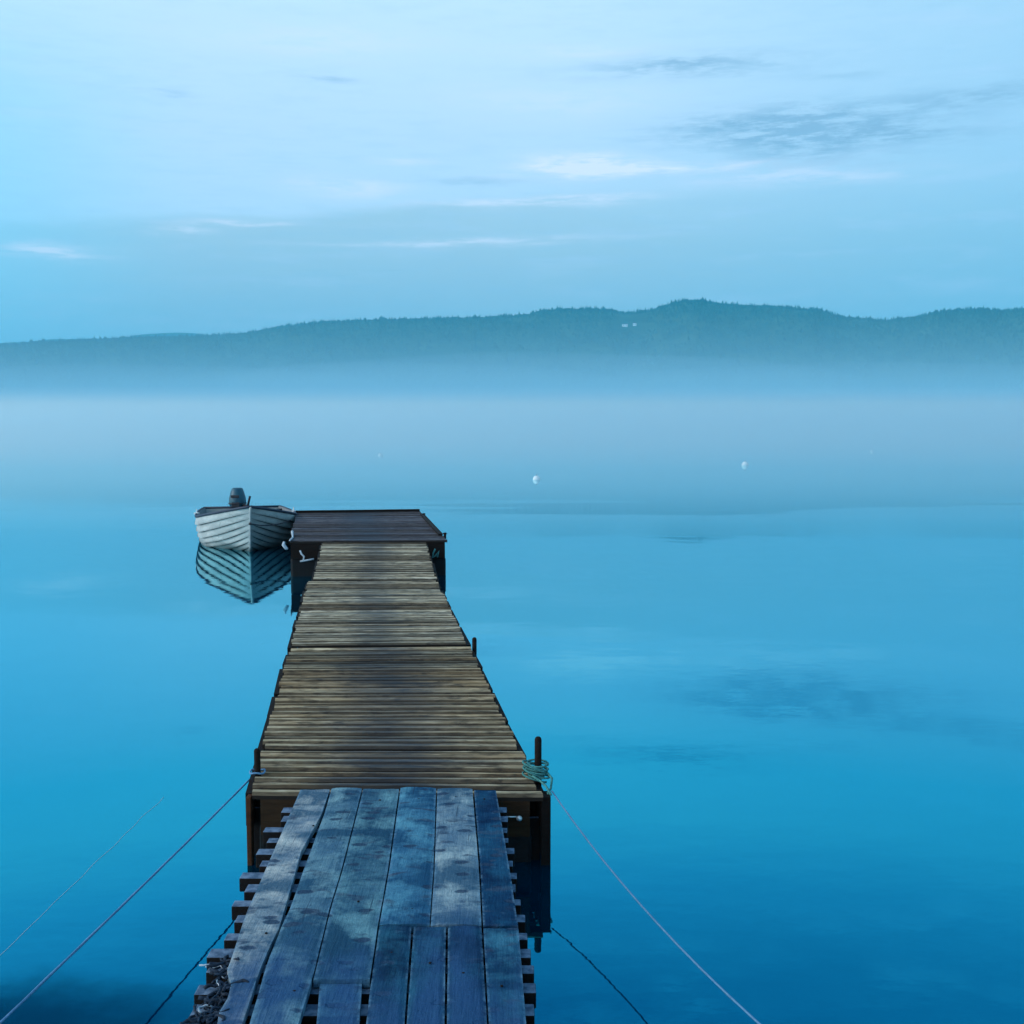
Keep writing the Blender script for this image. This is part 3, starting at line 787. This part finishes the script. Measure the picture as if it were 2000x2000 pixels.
# dark loose board hung between the battens (right), shows as black below the boards
for (px, py) in ((672, 1560), (742, 1562), (818, 1560), (890, 1556), (946, 1560), (612, 1612), (520, 1822), (575, 1935), (700, 1760), (805, 1775), (765, 1860), (840, 1880), (905, 1900), (980, 1925)):
    a = at(px, py, ZG + .001); MB().lathe((a.x, a.y, a.z - .002), [(.0045, 0), (.0045, .0025), (.001, .0035)], 8).build('nail_head', M_DARK, tG)

# frayed tangle of old rope and weed caught on the batten ends, near left
def clump():
    rnd = random.Random(21); mb = MB(); pale = MB()
    spots = [(440, 1885), (432, 1905), (436, 1928), (425, 1950), (412, 1972), (428, 1985), (398, 1992), (412, 2010), (385, 2020)]
    for i in range(120):
        c = at(*[v_ + rnd.uniform(-9, 9) for v_ in rnd.choice(spots)], zt + rnd.uniform(.0, .022))
        a_ = rnd.uniform(0, 6.3); pts = []
        p = Vector(c); n_ = rnd.randint(5, 9); st = rnd.uniform(.006, .014); cv = rnd.uniform(-.6, .6)
        for k_ in range(n_):
            pts.append(Vector(p)); a_ += cv + rnd.uniform(-.3, .3); p = p + Vector((math.cos(a_) * st, math.sin(a_) * st, rnd.uniform(-.004, .004)))
            p.z = max(p.z, zt + .002)
        pl_ = rnd.random() < .14; (pale if pl_ else mb).tube(pts, rnd.uniform(.0015, .003) if pl_ else rnd.uniform(.003, .006), 5, twist=.8)
    t = thing('rope_tangle', 'dark frayed tangle lying on the batten ends at the near left edge of the gangway', 'debris', at(415, 1960, zt))
    tag(mb.build('dark_strands', M_CLUMP, t, True), kind='stuff'); tag(pale.build('pale_strands', M_RIM, t, True), kind='stuff')
M_CLUMP = simple('dark_wet_strands', (.004, .010, .022), (.012, .03, .06), .7, 0, 40, .3, .5)
clump()

# ------------------------------------------------------------------ rope coil and mooring ropes
def coil():
    y = cA[1].y + .25; c = at_y(1047, 1503, y)
    mb = MB(); rnd = random.Random(2)
    pts = []
    N = 9; K = 22
    for i in range(N * K + 1):
        t = i / K; a = t * 2 * math.pi
        w = 1 + .16 * math.sin(t * 2.3 + 1)
        r = (.046 + .010 * math.sin(i * .37)) * w
        pts.append(c + Vector((math.cos(a) * r * 1.05 + .006 * math.sin(t * 5), math.sin(a) * r * .9, .032 - .0075 * t + math.cos(a) * .012 * math.sin(t * 1.9) - math.cos(a) * .012)))
    mb.tube(pts, .0046, 7, twist=.9)
    # loose tail dropping at the corner
    tail = [at_y(1068, 1508, y - .02), at_y(1078, 1520, y - .05), at_y(1076, 1540, y - .09), at_y(1070, 1548, y - .14), at_y(1073, 1560, y - .20)]
    mb.tube(tail, .0055, 7, twist=.9)
    tail = [at_y(1040, 1516, y - .05), at_y(1055, 1525, y - .08), at_y(1066, 1535, y - .12), at_y(1072, 1545, y - .16), at_y(1076, 1552, y - .2)]
    mb.tube(tail, .0055, 7, twist=.9)
    o = mb.build('rope_coil', M_TEAL, None, True); tag(o, 'teal rope coiled round the stake at the right front corner of the dock', 'rope')
coil()
def mooring(name, label, p0, p1, sag, r, m, n=60, extra=None):
    p0 = Vector(p0); p1 = Vector(p1); pts = []
    for i in range(n + 1):
        t = i / n; p = p0.lerp(p1, t); p.z -= 4 * sag * t * (1 - t); pts.append(p)
    mb = MB(); mb.tube(pts, r, 7, twist=.5)
    if extra: mb.tube(extra, r, 7, twist=.5)
    o = mb.build(name, m, None, True); tag(o, label, 'rope', 'mooring ropes running ashore'); return o
loop = [Vector((s1.x + .035 * math.cos(a), cA[0].y + .27 + .035 * math.sin(a), .352 + .004 * math.sin(a * 3))) for a in [i * .35 for i in range(40)]]
mooring('mooring_rope', 'pale rope running from the left front stake down to the lower left', at(490, 1520, .30), (-1.734, 1.094, .279), .027, .0042, M_ROPE, extra=loop)
mooring('mooring_rope', 'blue rope running from the rope coil down to the lower right', at(1078, 1545, .326), (.935, 2.56, .285), .098, .0036, M_ROPE)
a, b = at(0, 1866, .001), at(320, 1556, .001); d = (a - b)
pts = [b + d * t + Vector((.012 * mnoise.noise(Vector((t * 9, 0, 0))), 0, 0)) for t in [i / 60 * 1.3 for i in range(61)]]
mb = MB(); mb.tube(pts, .0007, 5); o = mb.build('floating_line', M_WHITE, None, True)
tag(o, 'very thin faint line floating on the open water left of the gangway', 'line')

# ------------------------------------------------------------------ boat
def boat():
    bow = at_y(490, 1080, 16.7); bow.z = 0
    stern_dir = Vector((-1.19, 4.34, 0)).normalized()
    side = Vector((-stern_dir.y, stern_dir.x, 0))      # to the left seen from the camera
    L = 4.3
    t_ = thing('rowing_boat', 'pale ribbed open boat moored bow-on at the left of the end platform', 'boat', bow)
    def gw(t):   # half beam at gunwale
        if t < .42: return .81 * (1 - (1 - t / .42) ** 2.5)
        return .81 - .12 * ((t - .42) / .58) ** 2
    def gz(t): return .43 + .29 * (1 - min(1, t / .42)) ** 1.7 - .06 * max(0, (t - .5) / .5)
    def kz(t): return -.12 if t > .14 else -.12 + .02 * (1 - t / .14)
    def section(t, s, sgn, out=0.0):
        s_ = max(s, 0)
        full = .17 + .75 * max(0, 1 - t / .24)         # V at the bow, round amidships
        y = (gw(t) * (s_ ** full) + out) * sgn
        z = kz(t) + (gz(t) - kz(t)) * (s_ ** (1.0 + 1.15 * min(1, t / .25)))
        x = t * L - .22 * (s_ ** 1.3) * max(0, 1 - t / .22) + .20 * max(0, 1 - t / .3) * (1 - s_)
        return bow + stern_dir * x + side * y + Vector((0, 0, z))
    T = [i / 40 for i in range(41)]
    NS = 9
    hull = MB()
    for sgn in (-1, 1):
        for k in range(NS):
            s0, s1_ = k / NS, (k + 1) / NS
            vs = []
            lipv = []
            for t in T:
                fade = min(1, t / .05)
                lip = .042 * fade
                vs.append(section(t, s0, sgn, lip if k else 0)); vs.append(section(t, (s0 * .6 + s1_ * .4), sgn, lip * .7)); vs.append(section(t, s1_ + .012 * (k < NS - 1), sgn, 0))
                lipv.append(section(t, s0 + .012, sgn, lip + .001)); lipv.append(section(t, s0 - .004, sgn, 0)); 
            fs = []
            for i in range(ts - 1 if False else len(T) - 1):
                a = i * 3; fs += [(a, a + 3, a + 4, a + 1), (a + 1, a + 4, a + 5, a + 2)]
            hull.add(vs, fs)
            if k: hull.add(lipv, [(i * 2, i * 2 + 1, i * 2 + 3, i * 2 + 2) for i in range(len(T) - 1)], (.06, .08, .10))  # lap undersides tinted dark, deepening their shade in colour
    # transom
    tv = [section(1, s / 8, 1) for s in range(9)] + [section(1, s / 8, -1) for s in range(8, 0, -1)]
    hull.add(tv, [tuple(range(len(tv)))])
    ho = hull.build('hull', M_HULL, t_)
    inn = MB()
    for sgn in (-1, 1):
        vs = []
        for t in T[1:]:
            for k in range(9):
                p = section(t, k / 8, sgn, -.02); p.z += .012; vs.append(p)
        fs = [(i * 9 + k, i * 9 + k + 1, (i + 1) * 9 + k + 1, (i + 1) * 9 + k) for i in range(len(T) - 2) for k in range(8)]
        inn.add(vs, fs)
    inn.build('inner_skin', M_HULL_IN, t_, True)
    g = MB()
    for sgn in (-1, 1):
        g.tube([section(t, 1, sgn, .008) + Vector((0, 0, .006)) for t in T], .021, 8)
    g.tube([section(1, 1, 1) + Vector((0, 0, .004)), section(1, 1, -1) + Vector((0, 0, .004))], .02, 8)
    g.build('gunwale', M_GUN, t_, True)
    st = MB(); st.tube([section(0, s / 10, 1) + Vector((0, -.004, 0)) for s in range(1, 11)], [.018] * 10, 8); st.build('stem', M_HULL, t_, True)
    for tt in (.30, .55, .80):
        a, b = section(tt, .72, 1, -.03), section(tt, .72, -1, -.03)
        MB().beam(a, b, .24, .035).build('thwart', M_HULL_IN, t_)
    e = section(0, .68, 1) + Vector((0, -.03, 0))
    MB().lathe(e, [(.004, -.02), (.02, -.012), (.022, .0), (.02, .012), (.004, .02)], 10).build('bow_eye', M_BLACK, t_, True)
    for sgn in (-1, 1):
        p = section(.5, 1, sgn) + Vector((0, 0, .02))
        MB().box(p, (.07, .10, .03), 0).tube([p, p + Vector((0, 0, .07))], .01, 6).build('rowlock', M_STEEL, t_)
    # cleat on the starboard gunwale
    p = section(.12, 1, -1) + Vector((0, 0, .03)); MB().box(p, (.09, .03, .03), .5).build('cleat', M_BLACK, t_, bevel=.006)
    # outboard
    ym = (bow + stern_dir * (L + .10)).y
    c = at_y(464, 985, ym); zt_ = at_y(464, 953, ym).z
    mo = bpy.data.objects.new('outboard_motor', None); COL.objects.link(mo); mo.parent = t_; mo.location = Vector((c.x, c.y, .3)) - bow
    prof = [(.11, .36), (.15, .40), (.16, .46), (.155, .54), (.125, zt_ - .08), (.105, zt_ - .02), (.085, zt_)]
    MB().lathe((c.x, c.y, 0), prof, 16, sx=1, sy=1.25).build('cowl', M_MOTOR, mo, True)
    MB().tube([(c.x, c.y + .02, .38), (c.x, c.y + .03, -.3)], .05, 10).build('drive_leg', M_MOTOR, mo, True)
    MB().lathe((c.x, c.y, 0), [(.157, .425), (.168, .43), (.168, .45), (.160, .455)], 16, sx=1, sy=1.25).build('cowl_seam', M_BLACK, mo, True)
    MB().box((c.x, c.y - .19, .58), (.16, .03, .05)).build('cowl_panel', M_BLACK, mo, bevel=.008)
    a = at_y(484, 988, ym - .3); b = at_y(488, 970, ym - .45)
    MB().tube([(c.x + .05, c.y, .42), tuple(a), tuple(b)], [.025, .025, .022], 8).build('tiller', M_BLACK, mo, True)
    MB().box((c.x + .01, c.y - .17, .42), (.15, .06, .10)).build('clamp', M_BLACK, mo, bevel=.01)
    # bow line to the platform
    eye = e + Vector((0, -.02, 0))
    cl = at(568, 1016, .49)
    pts = [eye.lerp(cl, t) - Vector((0, 0, .05 * math.sin(math.pi * t))) for t in [i / 16 for i in range(17)]]
    mb = MB(); mb.tube(pts, .010, 6, twist=.6)
    o = mb.build('bow_line', M_BLACK, None, True); tag(o, 'dark line tying the boat\'s bow to the end platform', 'rope')
boat()

# ------------------------------------------------------------------ buoys out on the water
def buoy(px, py, w, label, h=None):
    a = at(px, py, 0); r = w / F * a.y / 2; h = h or r * 1.1
    t = thing('buoy', label, 'buoy', a, 'small white buoys out on the calm water')
    prof = [(r * .5, -h * .6), (r * .95, -h * .2), (r, h * .15), (r * .85, h * .55), (r * .5, h * .9), (r * .15, h)]
    MB().lathe(a, prof, 14).build('float_body', M_WHITE, t, True)
    MB().tube([a + Vector((0, 0, h * .92)), a + Vector((0, 0, h * 1.25))], r * .12, 6).build('lifting_eye', M_BLACK, t)
buoy(1048, 937, 15, 'brightest white buoy, straight out past the dock, nearest of the four')
buoy(1455, 909, 14, 'white buoy with a clear reflection, to the right of the brightest one')
buoy(743, 890, 9, 'faint white buoy in the fog above the end platform, left of the others')
buoy(1703, 883, 7, 'faintest tiny buoy, farthest right in the fog')
